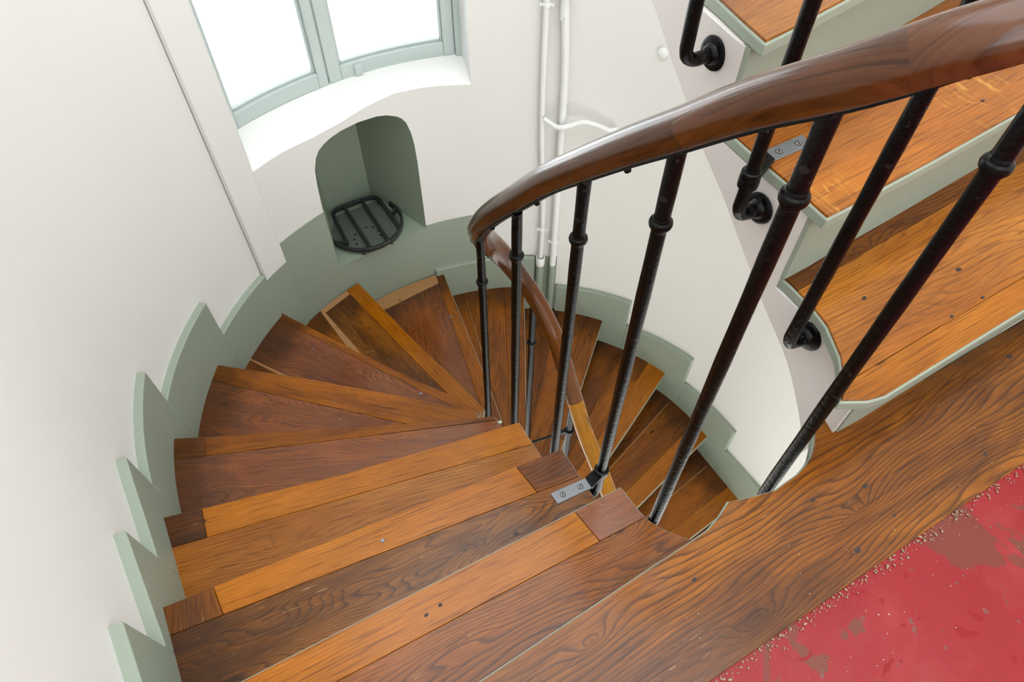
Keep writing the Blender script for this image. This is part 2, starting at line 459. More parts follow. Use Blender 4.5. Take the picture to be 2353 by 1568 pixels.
# drain plate with its holes on the niche floor, and the iron grate
dr = thing('drain_plate', 'grey green drain plate with small holes under the iron grate in the niche', 'drain', (0, 0, 0))
bm = bmesh.new()
pl = [(-.215, 1.34), (-.015, 1.345)]+[(-.122+.152*math.cos(math.radians(a)), 1.212+.152*math.sin(math.radians(a))) for a in range(10, -191, -10)]
prism(bm, pl[::-1], NB+.0005, NB+.004); o = link('plate', bm, M_DRAIN, dr); bevel(o, .003)
for x, y in ((-.12, 1.204), (-.094, 1.190), (-.082, 1.159), (-.084, 1.127), (-.178, 1.187), (-.194, 1.159), (-.196, 1.128)):
    bm = bmesh.new(); lathe(bm, [(.0052, NB+.0035), (.0052, NB+.0046)], Matrix.Translation((x, y, 0)), 14)
    link('drain_hole', bm, M_HOLE, dr)

gr = thing('bucket_grate', 'black cast iron bar grate with rounded front standing in the green niche', 'grate', (-.12, 1.2, NB))
GZ = -1.022
def sweep_flat(bm, path, w, h, closed=False):
    """a flat bar on edge following a plan path"""
    P_ = [Vector(p) for p in path]; n = len(P_); rows = []
    for i, p in enumerate(P_):
        a = P_[(i-1) % n] if closed or i > 0 else p; c = P_[(i+1) % n] if closed or i < n-1 else p
        t = (c-a).normalized(); s = Vector((-t.y, t.x))
        rows.append([bm.verts.new((p.x+s.x*e*w/2, p.y+s.y*e*w/2, z)) for e, z in ((1, GZ-h), (1, GZ), (-1, GZ), (-1, GZ-h))])
    for i in range(n if closed else n-1):
        r, s = rows[i], rows[(i+1) % n]
        for k in range(4): bm.faces.new((r[k], r[(k+1) % 4], s[(k+1) % 4], s[k]))
    if not closed: bm.faces.new(rows[0]); bm.faces.new(rows[-1][::-1])
c0 = (-.122, 1.208)
ringp = [(-.222, 1.31), (-.222, 1.335), (-.20, 1.352), (-.16, 1.355), (-.08, 1.357), (-.035, 1.354), (-.012, 1.338), (-.004, 1.31)]
bm = bmesh.new()
sweep_flat(bm, [( -.232, 1.13)]+[(-.228, 1.2)]+ringp+[(-.002, 1.2), (.0, 1.11)], .013, .02)
o = link('back_frame', bm, M_CAST, gr, loc=(.12, -1.2, -NB)); bevel(o, .003)
bm = bmesh.new()
arc = [(c0[0]+.162*math.cos(math.radians(t)), c0[1]+.162*math.sin(math.radians(t))) for t in frange(-205, 25, 6)]
sweep_flat(bm, arc, .013, .02)
o = link('front_rim', bm, M_CAST, gr, loc=(.12, -1.2, -NB)); bevel(o, .003)
for x in (-.160, -.077):
    bm = bmesh.new(); sweep_flat(bm, [(x, 1.352), (x+.003, 1.06)], .013, .018)
    o = link('bar', bm, M_CAST, gr, loc=(.12, -1.2, -NB)); bevel(o, .003)
for p, q in (((-.23, 1.13), (-.279, 1.16)), ((.0, 1.2), (.037, 1.225))):
    bm = bmesh.new(); sweep_flat(bm, [p, q], .012, .018); o = link('lug', bm, M_CAST, gr, loc=(.12, -1.2, -NB)); bevel(o, .002)
for x, y in ((-.222, 1.32), (-.01, 1.32), (-.19, 1.062), (-.06, 1.062)):
    bm = bmesh.new(); lathe(bm, [(.007, NB), (.007, GZ-.012)], Matrix.Translation((x, y, 0)), 10)
    link('foot', bm, M_CAST, gr, loc=(.12, -1.2, -NB))

# ------------------------------------------------------------------ window
win = bpy.data.objects.new('window_1', None); C.objects.link(win); win['kind'] = 'structure'
win['label'] = 'curved two leaf casement window with pale grey green frame above white sill'; win['category'] = 'window'
def wpart(name, boxes, mat=M_FRAME, parent=win, bev=.003):
    bm = bmesh.new()
    for b_ in boxes: arcbox(bm, *b_, step=1.5)
    o = link(name, bm, mat, parent, smooth=30)
    if bev: bevel(o, bev)
    return o
wpart('frame', [(71.6, 73.15, -.366, WZT, 1.225, 1.285), (115.2, 119.5, -.366, WZT, 1.22, 1.285), (73.15, 115.2, 1.10, WZT, 1.235, 1.29)])
def casement(a0, a1, s0, s1):
    f = wpart('casement', [(a0, a0+s0, -.366, 1.10, 1.236, 1.28), (a1-s1, a1, -.366, 1.10, 1.236, 1.28), (a0+s0, a1-s1, -.366, -.312, 1.236, 1.28), (a0+s0, a1-s1, 1.05, 1.10, 1.236, 1.28)])
    wpart('glazing_bead', [(a0+s0, a0+s0+.45, -.312, 1.05, 1.25, 1.268), (a1-s1-.45, a1-s1, -.312, 1.05, 1.25, 1.268), (a0+s0+.45, a1-s1-.45, -.312, -.303, 1.25, 1.268)], parent=f, bev=.002)
    wpart('pane', [(a0+s0+.2, a1-s1-.2, -.308, 1.052, 1.262, 1.265)], M_GLASS, f, 0)
casement(73.25, 95.74, 1.95, 2.25)
casement(95.98, 115.15, 1.65, 2.0)
wpart('latch_plate', [(89.9, 91.2, -.364, -.322, 1.224, 1.238)], parent=win)

# ------------------------------------------------------------------ pilaster casing, painted dado, skirting
bm = bmesh.new(); arcbox(bm, 118.45, 124.35, -.826, ZT, 1.069, 1.095); o = struct('trim_1', bm, M_WALL, smooth=30); bevel(o, .002)
bm = bmesh.new(); arcbox(bm, 118.45, 124.35, -1.4, -.826, 1.0685, 1.095); o = struct('trim_2', bm, M_GREEN, smooth=30)
bm = bmesh.new(); arcbox(bm, 124.34, 124.42, -1.03, ZT, 1.0836, 1.10); struct('trim_3', bm, M_SEAM)
bm = bmesh.new()
RD0, RD1 = RW-.004, RW+.01
arcbox(bm, 106.55, 118.45, -1.62, -.745, RD0, RD1)
arcbox(bm, 84.05, 106.55, -1.62, NB-.001, RD0, RW+.002)
arcbox(bm, 70.5, 84.05, -1.75, -1.045, RD0, RD1)
arcbox(bm, 51.9, 70.5, -1.95, -1.325, RD0, RD1)
struct('trim_4', bm, M_GREEN, smooth=30)

RS = 1.062
bm = bmesh.new()
for a0, a1, zb, z0, z1 in ((124.5, 139.55, -1.25, -.792, -.797), (139.55, 160.1, -1.1, -.63, -.614), (160.1, 178.0, -.9, -.465, -.491),
                           (178.0, 191.25, -.75, -.348, -.39), (191.25, 203.3, -.6, -.235, -.302), (203.3, 216.5, -.4, -.123, -.185)):
    arcbox(bm, a0, a1, zb, z0, RS, RW+.004, zt1=z1)
o = struct('baseboard_left', bm, M_GREEN, smooth=30); bevel(o, .003)
bm = bmesh.new()
for a0, a1, zb, z0, z1 in ((57.6, 83.3, -1.75, -1.325, -1.325), (51.5, 31.0, -1.95, -1.517, -1.499), (31.0, 10.6, -2.1, -1.682, -1.644),
                           (10.6, -8.4, -2.3, -1.845, -1.821), (-8.4, -25.5, -2.45, -2.004, -1.985), (-25.5, -42.0, -2.6, -2.17, -2.15)):
    arcbox(bm, a0, a1, zb, z0, RS, RW+.004, zt1=z1)
o = struct('baseboard_right', bm, M_GREEN, smooth=30); bevel(o, .003)

# ------------------------------------------------------------------ stair geometry
WELL = [(.03, -.823), (-.04, -.826), (-.10, -.812), (-.134, -.79), (-.152, -.773), (-.169, -.749), (-.185, -.717), (-.19, -.68), (-.191, -.6), (-.19, -.44), (-.189, -.25), (-.19, -.11), (-.19, .0),
        (-.183, .03), (-.162, .07), (-.132, .112), (-.105, .16), (-.072, .200), (-.03, .222), (.01, .215), (.05, .19), (.085, .15), (.108, .09),
        (.118, .0), (.122, -.13), (.122, -.28), (.122, -.45), (.122, -.66), (.10, -.77)]
WP = [Vector((p.x, p.y)) for p in catmull([(x, y, 0) for x, y in WELL], 6)]
WS = [0.0]
for p, q in zip(WP, WP[1:]): WS.append(WS[-1]+(q-p).length)
def w_at(s):
    s = max(0, min(WS[-1], s))
    for i in range(len(WP)-1):
        if s <= WS[i+1]:
            t = (s-WS[i])/max(1e-9, WS[i+1]-WS[i]); return WP[i].lerp(WP[i+1], t)
    return WP[-1]
def w_near(p):
    p = Vector(p); best = None
    for i in range(len(WP)-1):
        a, b = WP[i], WP[i+1]; d = b-a
        t = max(0, min(1, (p-a).dot(d)/d.length_squared)); q = a+d*t
        e = (p-q).length
        if best is None or e < best[0]: best = (e, WS[i]+t*d.length)
    return best[1]
RT = 1.076
def tw(a): return wp(a, RT)
aY = lambda y: 180+K*(-y)
NOSE = {0: [(-RT, -.845), (-.605, -.834), (-.29, -.823), (-.179, -.819), (-.15, -.811), (-.119, -.798)],
        1: [(-RT, -.606), (-.192, -.637)],
        2: [(-RT, -.344), (-.687, -.384), (-.188, -.439)],
        3: [(-RT, -.048), (-.634, -.161), (-.188, -.246)],
        4: [tw(164.6), (-.58, .066), (-.19, -.11)],
        5: [tw(144.3), (-.627, .423), (-.399, .221), (-.19, .026)],
        6: [tw(123.9), (-.434, .606), (-.281, .353), (-.18, .204), (-.132, .112)],
        7: [tw(103.3), (-.168, .642), (-.105, .372), (-.072, .203)],
        8: [tw(81.3), (.052, .435), (.01, .215)],
        9: [tw(60.2), (.349, .60), (.088, .145)],
        10: [tw(37.6), (.516, .353), (.276, .138), (.118, .0)],
        11: [tw(16.6), (.626, .111), (.5, .051), (.122, -.13)],
        12: [(RT, -.039), (.534, -.174), (.122, -.279)],
        13: [(RT, -.357), (.738, -.388), (.122, -.447)],
        14: [(RT, -.62), (.122, -.645)]}

def up_off(poly, d):
    """shift a nosing line uphill by d"""
    P_ = [Vector(p) for p in poly]; out = []
    for i, p in enumerate(P_):
        t = (P_[min(i+1, len(P_)-1)]-P_[max(i-1, 0)]).normalized()
        out.append(p+Vector((t.y, -t.x))*d)
    return out
def a_of(p):
    x, y = p
    if y >= 0: return math.degrees(math.atan2(y, x))
    return 180+K*(-y) if x < 0 else K*y
def wall_run(p, q):
    return [tw(a) for a in frange(a_of(p), a_of(q), 3.0)]
def t2(v): return (v[0], v[1])

def tread_outline(k):
    nose = [Vector(p) for p in NOSE[k]]
    sI = w_near(nose[-1])
    up = NOSE[k-1]
    if k == 1:
        s0 = 0.045
        back = up_off([p for p in up if p[0] <= -.15], .05)
    else:
        s0 = max(0, w_near(up[-1])-.035)
        back = up_off(up, .05)[:-1]
    ip = [w_at(s) for s in frange(sI, s0, .012)][1:]
    poly = [t2(v) for v in nose]+[t2(v) for v in ip]+[t2(v) for v in reversed(back[1:])]
    bo = Vector(tw(a_of(t2(back[0]))))
    poly += wall_run(t2(bo), NOSE[k][0])[:-1]
    if area(poly) < 0: poly.reverse()
    return poly

def inset_front(poly, k, d):
    """pull the wooden top back from the painted nosing and inner edge"""
    nose = NOSE[k]
    out = []
    for p in poly:
        v = Vector(p); out.append(v)
    # offset every edge inward a little (wall end is hidden in the skirting)
    n = len(out); res = []
    for i in range(n):
        a, b, c = out[i-1], out[i], out[(i+1) % n]
        t1 = (b-a).normalized(); t2_ = (c-b).normalized()
        n1 = Vector((-t1.y, t1.x)); n2 = Vector((-t2_.y, t2_.x))
        m = (n1+n2)
        if m.length < 1e-6: m = n1
        m.normalize(); dd = d/max(.5, m.dot(n1))
        res.append(t2(b+m*dd))
    return res

def board(name, poly, z0, z1, mat, parent, ax, zoff, label=None):
    """one plank; its own x axis lies along the grain direction ax"""
    if len(poly) < 3 or abs(area(poly)) < 2e-5: return None
    cx_ = sum(p[0] for p in poly)/len(poly); cy_ = sum(p[1] for p in poly)/len(poly)
    ang = math.atan2(ax[1], ax[0])
    ca, sa = math.cos(-ang), math.sin(-ang)
    loc = [((x-cx_)*ca-(y-cy_)*sa, (x-cx_)*sa+(y-cy_)*ca) for x, y in poly]
    bm = bmesh.new(); prism(bm, loc, z0, z1)
    pl = parent.location
    o = link(name, bm, mat, parent, loc=(cx_-pl.x, cy_-pl.y, zoff-pl.z), rotz=ang)
    bevel(o, .0008, 1)
    if label: o['label'] = label
    return o

def split(poly, line):
    """two halves of poly on each side of a polyline's straight spans (uses first and last point)"""
    p, q = line
    return clip(poly, p, q, True), clip(poly, p, q, False)

def shrink(poly, d=.0004):
    return inset_front(poly, 0, d) if area(poly) > 0 else inset_front(poly[::-1], 0, d)

STEP_LABEL = {
 1: 'first step below the landing, pale front strip, dark board behind, inner corner cut round',
 2: 'second step below the landing, with the bare steel bracket plate at its inner end',
 3: 'third step below the landing, orange front strip over streaky brown boards',
 4: 'fourth step below the landing, narrow pale front strip over reddish board',
 5: 'fifth step below the landing, wedge shaped, first to reach under the baluster cluster',
 6: 'sixth step below the landing, wedge ending against the white pilaster casing',
 7: 'wedge step under the green niche, pale front strip and bare patch at the wall',
 8: 'plain brown wedge step with one steel screw, just beyond the niche',
 9: 'wedge step behind the two thin balusters, ending left of the white pipes',
 10: 'wedge step starting at the right foot of the green pipes',
 11: 'step with dark knot seen below the first notch of the right hand skirting',
 12: 'step with pale crack line below the second notch of the right hand skirting',
 13: 'lowest fully lit step, just above the gap beside the landing edge',
 14: 'lowest step, a dark sliver glimpsed past the landing edge'}
MAIN = {1: W_DARK, 2: W_DARK2, 3: W_UP, 4: W_RED, 5: W_RED, 6: W_RED, 7: W_DARK2, 8: W_RED, 9: W_MID, 10: W_MID, 11: W_MID, 12: W_MID, 13: W_MID, 14: W_DARK}
# extra cuts: strip line (in front of it lies the nosing strip), wall-end seam, inner-end seam
STRIP = {1: ((-.802, -.690), (-.289, -.708)), 2: ((-.988, -.418), (-.295, -.505)), 3: ((-.999, -.152), (-.183, -.323)), 4: ((-.986, .188), (-.194, -.126)),
         5: ((-.911, .575), (-.494, .179)), 6: ((-.62, .865), (-.22, .195)), 7: ((-.302, .99), (-.143, .23)), 8: ((.118, 1.04), (-.012, .43)), 9: ((.44, .97), (.07, .25)), 10: ((.79, .72), (.10, .085)), 11: ((1.02, .42), (.2, .0)),
         12: ((1.06, .055), (.2, -.165)), 13: ((1.06, -.27), (.2, -.355))}
OUTER = {1: ((-.99, -.60), (-.985, -.70)), 2: ((-.965, -.355), (-.962, -.43)), 3: ((-.975, -.06), (-.985, -.16)), 4: ((-.945, .25), (-.965, .16))}
INNER = {1: ((-.298, -.635), (-.289, -.708)), 2: ((-.304, -.431), (-.295, -.505))}
BACKCUT = {6: ((-.80, .765), (-.60, .465), W_MID), 7: ((-.447, .96), (-.395, .60), W_MID), 9: ((.235, 1.0), (.07, .35), W_MID), 12: ((1.02, .22), (.3, -.02), W_DARK),
           13: ((1.05, -.12), (.3, -.25), W_DARK), 11: ((.92, .53), (.25, .1), W_DARK), 10: ((.66, .80), (.12, .2), W_DARK)}

def build_step(k, outline, noses, z, label, group, mat_main, z_next, riser=True, riser_line=None):
    cx_ = sum(p[0] for p in outline)/len(outline); cy_ = sum(p[1] for p in outline)/len(outline)
    t = thing('stair_step', label, 'step', (cx_, cy_, z-.027), group)
    # painted body of the tread with rounded nosing
    bm = bmesh.new()
    prism(bm, [(x-cx_, y-cy_) for x, y in outline], 0.0, .0225)
    o = link('nosing', bm, M_GREEN, t); bevel(o, .003, 2, 50)
    return t

def finish_step(k, t, outline, z, pieces):
    for name, poly, mat, ax, label in pieces:
        if len(poly) >= 3:
            board(name, shrink(poly), -.006, 0.0, mat, t, ax, z, label)

steps = {}
for k in range(1, 15):
    z = -RISE*k
    out = tread_outline(k)
    t = build_step(k, out, None, z, STEP_LABEL[k], 'steps of the lower flight', None, None)
    steps[k] = t
    top = inset_front(out, k, .0025)
    # a dark bed under the planks shows in the joints
    bm = bmesh.new(); prism(bm, [(x-t.location.x, y-t.location.y) for x, y in top], .0205, .0225)
    link('bed', bm, M_DARKGAP, t)
    nz = NOSE[k]; ax = (nz[-1][0]-nz[0][0], nz[-1][1]-nz[0][1])
    pieces = []
    rest = top
    if k in STRIP:
        p, q = STRIP[k]
        # downhill side of the strip line holds the nosing
        nm = Vector(nz[0]).lerp(Vector(nz[-1]), .5)
        left = ((q[0]-p[0])*(nm.y-p[1])-(q[1]-p[1])*(nm.x-p[0])) > 0
        front = clip(top, p, q, left); back = clip(top, p, q, not left)
        if k in INNER:
            p2, q2 = INNER[k]
            mid = Vector(nz[0])
            l2 = ((q2[0]-p2[0])*(mid.y-p2[1])-(q2[1]-p2[1])*(mid.x-p2[0])) > 0
            end = clip(front, p2, q2, not l2); front = clip(front, p2, q2, l2)
            pieces.append(('inner_end_board', end, W_RED if k == 1 else W_DARK, ax if k == 1 else (ax[1], -ax[0]) if False else ax, 'reddish inner end board'))
        if k in OUTER:
            p2, q2 = OUTER[k]; mid = Vector(nz[-1])
            l2 = ((q2[0]-p2[0])*(mid.y-p2[1])-(q2[1]-p2[1])*(mid.x-p2[0])) > 0
            end = clip(front, p2, q2, not l2); front = clip(front, p2, q2, l2)
            pieces.append(('wall_end_board', end, W_MID if k == 2 else W_DARK, (-ax[1], ax[0]) if k == 2 else ax, 'short darker board at the wall'))
        fm = W_MID if k in (4, 5, 6, 8, 9, 10) else W_LIGHT
        pieces.append(('nosing_strip', front, fm, (q[0]-p[0], q[1]-p[1]), 'paler strip along the front edge'))
        rest = back
    if k in BACKCUT:
        p, q, bmx = BACKCUT[k]
        nm = Vector(nz[0]).lerp(Vector(nz[-1]), .5)
        left = ((q[0]-p[0])*(nm.y-p[1])-(q[1]-p[1])*(nm.x-p[0])) > 0
        bk = clip(rest, p, q, not left); rest = clip(rest, p, q, left)
        pieces.append(('back_board', bk, bmx, (q[0]-p[0], q[1]-p[1]), None))
    if k in (7, 8):
        # bare unvarnished band against the wall
        p, q = ((-.44, .952), (-.25, 1.02)) if k == 7 else ((-.19, .985), (.13, 1.014))
        mid = Vector(nz[-1])
        l2 = ((q[0]-p[0])*(mid.y-p[1])-(q[1]-p[1])*(mid.x-p[0])) > 0
        pieces.append(('wall_filler', clip(rest, p, q, not l2), M_FILL, ax, 'bare tan filler at the wall'))
        rest = clip(rest, p, q, l2)
    pieces.append(('tread_board', rest, MAIN[k], ax, None))
    finish_step(k, t, out, z, pieces)
    # riser, set back under the nosing
    a_ = up_off(NOSE[k], .026); b_ = up_off(NOSE[k], .042)
    s_ = max(0, w_near(NOSE[k][-1])-.026); s2_ = max(0, w_near(NOSE[k][-1])-.042)
    if k not in (0,):
        ln = [t2(v) for v in a_[:-1]]+[t2(w_at(s_))]; l2 = [t2(v) for v in b_[:-1]]+[t2(w_at(s2_))]
    poly = ln+l2[::-1]
    bm = bmesh.new(); prism(bm, [(x-t.location.x, y-t.location.y) for x, y in poly], .027-RISE+.0006, 0.0)
    link('riser', bm, M_GREEN, t)

def screw(name, x, y, z, parent, r=.0055, ang=.6):
    bm = bmesh.new()
    lathe(bm, [(r, 0), (r, .0012), (r*.8, .0019)], Matrix.Identity(4), 16)
    box(bm, (0, 0, .0019), (r*1.5, r*.28, .0006), ang)
    pl = parent.matrix_world.translation if False else parent.location
    return link(name, bm, M_STEEL, parent, loc=(x-pl.x, y-pl.y, z-pl.z))
screw('screw', .069, .803, -8*RISE, steps[8], .006)
screw('screw', -.285, .280, -6*RISE, steps[6], .005)
screw('screw', -.43, .50, -6*RISE, steps[6], .003); screw('screw', -.55, .66, -6*RISE, steps[6], .003)
screw('screw', -.632, -.438, -2*RISE, steps[2], .0045)
# thin line of filler in the open joints
def fillet(k, p, q, w, parent):
    d = (Vector(q)-Vector(p)); n = Vector((-d.y, d.x)).normalized()*w/2
    poly = [t2(Vector(p)+n*.4), t2(Vector(p)-n*.4), t2(Vector(q)-n), t2(Vector(q)+n)]
    if area(poly) < 0: poly.reverse()
    board('joint_filler', poly, -.002, .0006, M_FILL, parent, d, -RISE*k, 'tan filler in the joint')
fillet(6, (-.785, .75), (-.655, .55), .012, steps[6])
fillet(7, (-.44, .955), (-.385, .60), .036, steps[7])
fillet(9, (.235, .985), (.14, .62), .006, steps[9])
fillet(12, (1.02, .222), (.45, .032), .008, steps[12])
fillet(13, (1.04, -.122), (.6, -.195), .008, steps[13])

# inner string of the lower flight: white board following the well under the treads
bm = bmesh.new()
def well_strip(bm, s0, s1, z0, z1, inset=.012, th=.03):
    S = frange(s0, s1, .012); rows = []
    for s in S:
        p = w_at(s); t = (w_at(s+.004)-w_at(s-.004))
        if t.length < 1e-9: t = w_at(s)-w_at(s-.01)
        t.normalize(); n = Vector((t.y, -t.x))       # towards the treads on the left side is -x
        n = -n if n.dot(p-Vector((-.03, -.3))) < 0 else n
        a = p+n*inset; b = p+n*(inset+th)
        rows.append([bm.verts.new((a.x, a.y, z0)), bm.verts.new((a.x, a.y, z1)), bm.verts.new((b.x, b.y, z1)), bm.verts.new((b.x, b.y, z0))])
    for r, q in zip(rows, rows[1:]):
        for i in range(4): bm.faces.new((r[i], r[(i+1) % 4], q[(i+1) % 4], q[i]))
    bm.faces.new(rows[0]); bm.faces.new(rows[-1][::-1])
for k in range(1, 15):
    s1 = w_near(NOSE[k][-1])-.012; s0 = (w_near(NOSE[k-1][-1]) if k > 1 else .03)-.012
    well_strip(bm, max(0, s0), s1, -RISE*k-.23, -RISE*k-.0275)
tag(link('stair_string', bm, M_STRINGER, smooth=40), 'off white curved string under the inner ends of the lower steps, around the open well', 'stair string')

# ------------------------------------------------------------------ landing
LAND = [(-RT, -.845), (-.605, -.834), (-.29, -.823), (-.212, -.821), (-.179, -.819), (-.15, -.811), (-.119, -.798), (-.099, -.805), (-.071, -.813), (-.037, -.821), (.015, -.818),
        (.04, -.812), (.058, -.805), (.079, -.790), (.095, -.776), (.104, -.766), (.122, -.764), (.137, -.764), (.16, -.764), (.16, -.79), (RT, -.79), (RT, -.9985), (-RT, -.9985)]
LAND = LAND[::-1]
if area(LAND) < 0: LAND.reverse()
t = thing('landing_tread', 'wide streaky oak board edging the landing, beside the red floor', 'step', (0, -.9, -.027))
bm = bmesh.new(); prism(bm, [(x, max(y, -.985)+.9) for x, y in LAND], 0, .0225); o = link('nosing', bm, M_GREEN, t); bevel(o, .003, 2, 50)
top = inset_front(LAND, 0, .0025)
p, q = (.137, -.786), (1.0, -.842)
bk = clip(top, p, q, True); rest = clip(top, p, q, False)
board('tread_board', shrink(top), -.006, 0, W_LAND, t, (1, .02), 0)
steps['landing'] = t
# red painted floor
bm = bmesh.new()
xs = frange(-RT, RT, .02); edge = [(x, -.988) for x in xs]
poly = [(-RW, YF), (RW, YF)]+[(x, y) for x, y in reversed(edge)]
prism(bm, poly, -.029, -.004); struct('floor', bm, M_RED)
bm = bmesh.new(); box(bm, (0, -1.58, -.115), (2*RT, 1.44, .17)); struct('floor_slab', bm, M_WALL)
bm = bmesh.new(); box(bm, (0, -.6, -5.0), (9, 9, .1)); struct('floor_lower_bounce', bm, M_LOW)  # unseen pale floor, set far down to bounce light up the well
# grit and broken filler along the joint
bm = bmesh.new()
for i in range(700):
    x = random.uniform(-.55, .62); y = -1.0+random.gauss(0, .006)
    r = abs(random.gauss(.0007, .0005))+.0004
    m = Matrix.Translation((x, y, -.003+r*.6)) @ Matrix.Rotation(random.uniform(0, 6), 4, 'Z') @ Matrix.Diagonal((r*random.uniform(.7, 2), r, r*.8, 1))
    bmesh.ops.create_icosphere(bm, subdivisions=1, radius=1, matrix=m)
for i in range(60):
    x = random.uniform(-.5, .6); y = -1.0+random.gauss(0, .05); r = .0009
    m = Matrix.Translation((x, y, .0006)) @ Matrix.Diagonal((r*random.uniform(.7, 2), r, r*.6, 1))
    bmesh.ops.create_icosphere(bm, subdivisions=1, radius=1, matrix=m)
o = link('grit', bm, M_RUBBLE); o['kind'] = 'stuff'; tag(o, 'line of grit and crumbled filler between landing board and red floor', 'debris')

# ------------------------------------------------------------------ upper flight
UP = {1: dict(nose=[(.048, -.795), (.088, -.817), (.119, -.824), (.183, -.823), (.451, -.819), (RT, -.815)],
              side=[(.081, -.768), (.111, -.732), (.138, -.677), (.146, -.637), (.15, -.584), (.15, -.525)], back=[(RT, -.49)]),
      2: dict(nose=[(.139, -.594), (.206, -.592), (.281, -.586), (.399, -.580), (.58, -.568), (RT, -.537)],
              side=[(.143, -.527), (.144, -.46), (.148, -.39), (.152, -.315)], back=[(RT, -.175)]),
      3: dict(nose=[(.148, -.374), (.22, -.364), (.297, -.349), (RT, -.222)],
              side=[(.158, -.31), (.170, -.245), (.182, -.14)], back=[(RT, .10)])}
ULABEL = {1: 'first step up from the landing, blond front edge and curved green side',
          2: 'second step up from the landing, flecked oak with a steel bracket plate',
          3: 'third step up from the landing, at the top of the photo above the handrail'}
for k, d in UP.items():
    z = RISE*k
    outl = d['nose']+d['back']+d['side'][::-1]
    if area(outl) < 0: outl.reverse()
    cx_ = .6; cy_ = -.7+.2*k
    t = thing('stair_step', ULABEL[k], 'step', (cx_, cy_, z-.027), 'steps of the upper flight')
    steps['u%d' % k] = t
    bm = bmesh.new(); prism(bm, [(x-cx_, y-cy_) for x, y in outl], 0, .0225)
    o = link('nosing', bm, M_GREEN, t); bevel(o, .004, 3, 50)
    top = inset_front(outl, 0, .003)
    ax = (d['nose'][-1][0]-d['nose'][-2][0], d['nose'][-1][1]-d['nose'][-2][1])
    if k == 1:
        p, q = (.18, -.595), (1.0, -.555)
        board('back_board', shrink(clip(top, p, q, True)), -.006, 0, W_DARK, t, ax, z, 'dark strip at the back')
        rest = clip(top, p, q, False)
        p, q = (.05, -.775), (1.0, -.762)
        board('tread_board', shrink(clip(rest, p, q, True)), -.006, 0, W_UP, t, ax, z)
        board('nosing_strip', shrink(clip(rest, p, q, False)), -.006, 0, W_LIGHT, t, ax, z, 'blond strip along the front edge')
    else:
        board('tread_board', shrink(top), -.006, 0, W_RAYS if k == 2 else W_UP, t, ax, z)
    # riser
    ns = [Vector(p) for p in d['nose']]
    if k == 1: ns = [Vector((.131, -.8215))]+[v for v in ns if v.x > .15]
    r0 = [v+Vector((0, .027)) for v in ns]; r1 = [v+Vector((0, .045)) for v in ns]
    if k == 2: r0[0].x = r1[0].x = .148
    if k == 3: r0[0].x = r1[0].x = .152
    poly = [t2(v) for v in r0]+[t2(v) for v in r1[::-1]]
    bm = bmesh.new(); prism(bm, [(x-cx_, y-cy_) for x, y in poly], .027-RISE+.0006, 0.0); link('riser', bm, M_GREEN, t)

# upper stringer: painted cheek with curved lower edge
SX = [(.19, .02), (.18, -.07), (.170, -.165), (.160, -.245), (.151, -.31), (.148, -.40), (.146, -.50), (.146, -.60), (.144, -.66), (.138, -.71), (.134, -.75), (.130, -.77), (.124, -.791)]
SBOT = [(.02, .49), (-.067, .433), (-.10, .412), (-.165, .362), (-.224, .325), (-.292, .281), (-.387, .22), (-.484, .143), (-.561, .082), (-.636, .031), (-.683, -.012), (-.724, -.055), (-.749, -.092), (-.764, -.136), (-.7645, .001), (-.80, .001)]
def s_top(y):
    if y < -.558: return RISE-.0272
    if y < -.336: return 2*RISE-.0272
    if y < -.10: return 3*RISE-.0272
    return 4*RISE-.0272
ys = sorted(set([-.791, -.765, -.764, -.5582, -.5580, -.3362, -.3360, -.1002, -.1] + frange(-.791, .02, .015)))
bm = bmesh.new(); rows = []
for y in ys:
    x = interp([(b, a) for a, b in SX], y)
    zb = .0006 if y < -.7645 else interp([v for v in SBOT if v[0] > -.7645], y)
    zt = s_top(y)
    rows.append([bm.verts.new((x, y, zb)), bm.verts.new((x, y, zt)), bm.verts.new((x+.028, y, zt)), bm.verts.new((x+.028, y, zb))])
for r, q in zip(rows, rows[1:]):
    for i in range(4): bm.faces.new((r[i], r[(i+1) % 4], q[(i+1) % 4], q[i]))
bm.faces.new(rows[0]); bm.faces.new(rows[-1][::-1])
o = link('stair_stringer', bm, M_STRINGER, smooth=35)
tag(o, 'off white stringer cheek of the upper flight, iron elbows bolted to it', 'stair stringer')
# plastered soffit below the upper flight
bm = bmesh.new(); rows = []
for y in frange(-.76, .02, .03):
    z = interp([v for v in SBOT if v[0] > -.7645], y)+.012
    x0 = interp([(b, a) for a, b in SX], y)+.026
    rows.append([bm.verts.new((x0, y, z)), bm.verts.new((x0, y, z+.012)), bm.verts.new((RW, y+.04, z+.012)), bm.verts.new((RW, y+.04, z))])
for r, q in zip(rows, rows[1:]):
    for i in range(4): bm.faces.new((r[i], r[(i+1) % 4], q[(i+1) % 4], q[i]))
struct('ceiling_soffit', bm, M_WALL, smooth=40)

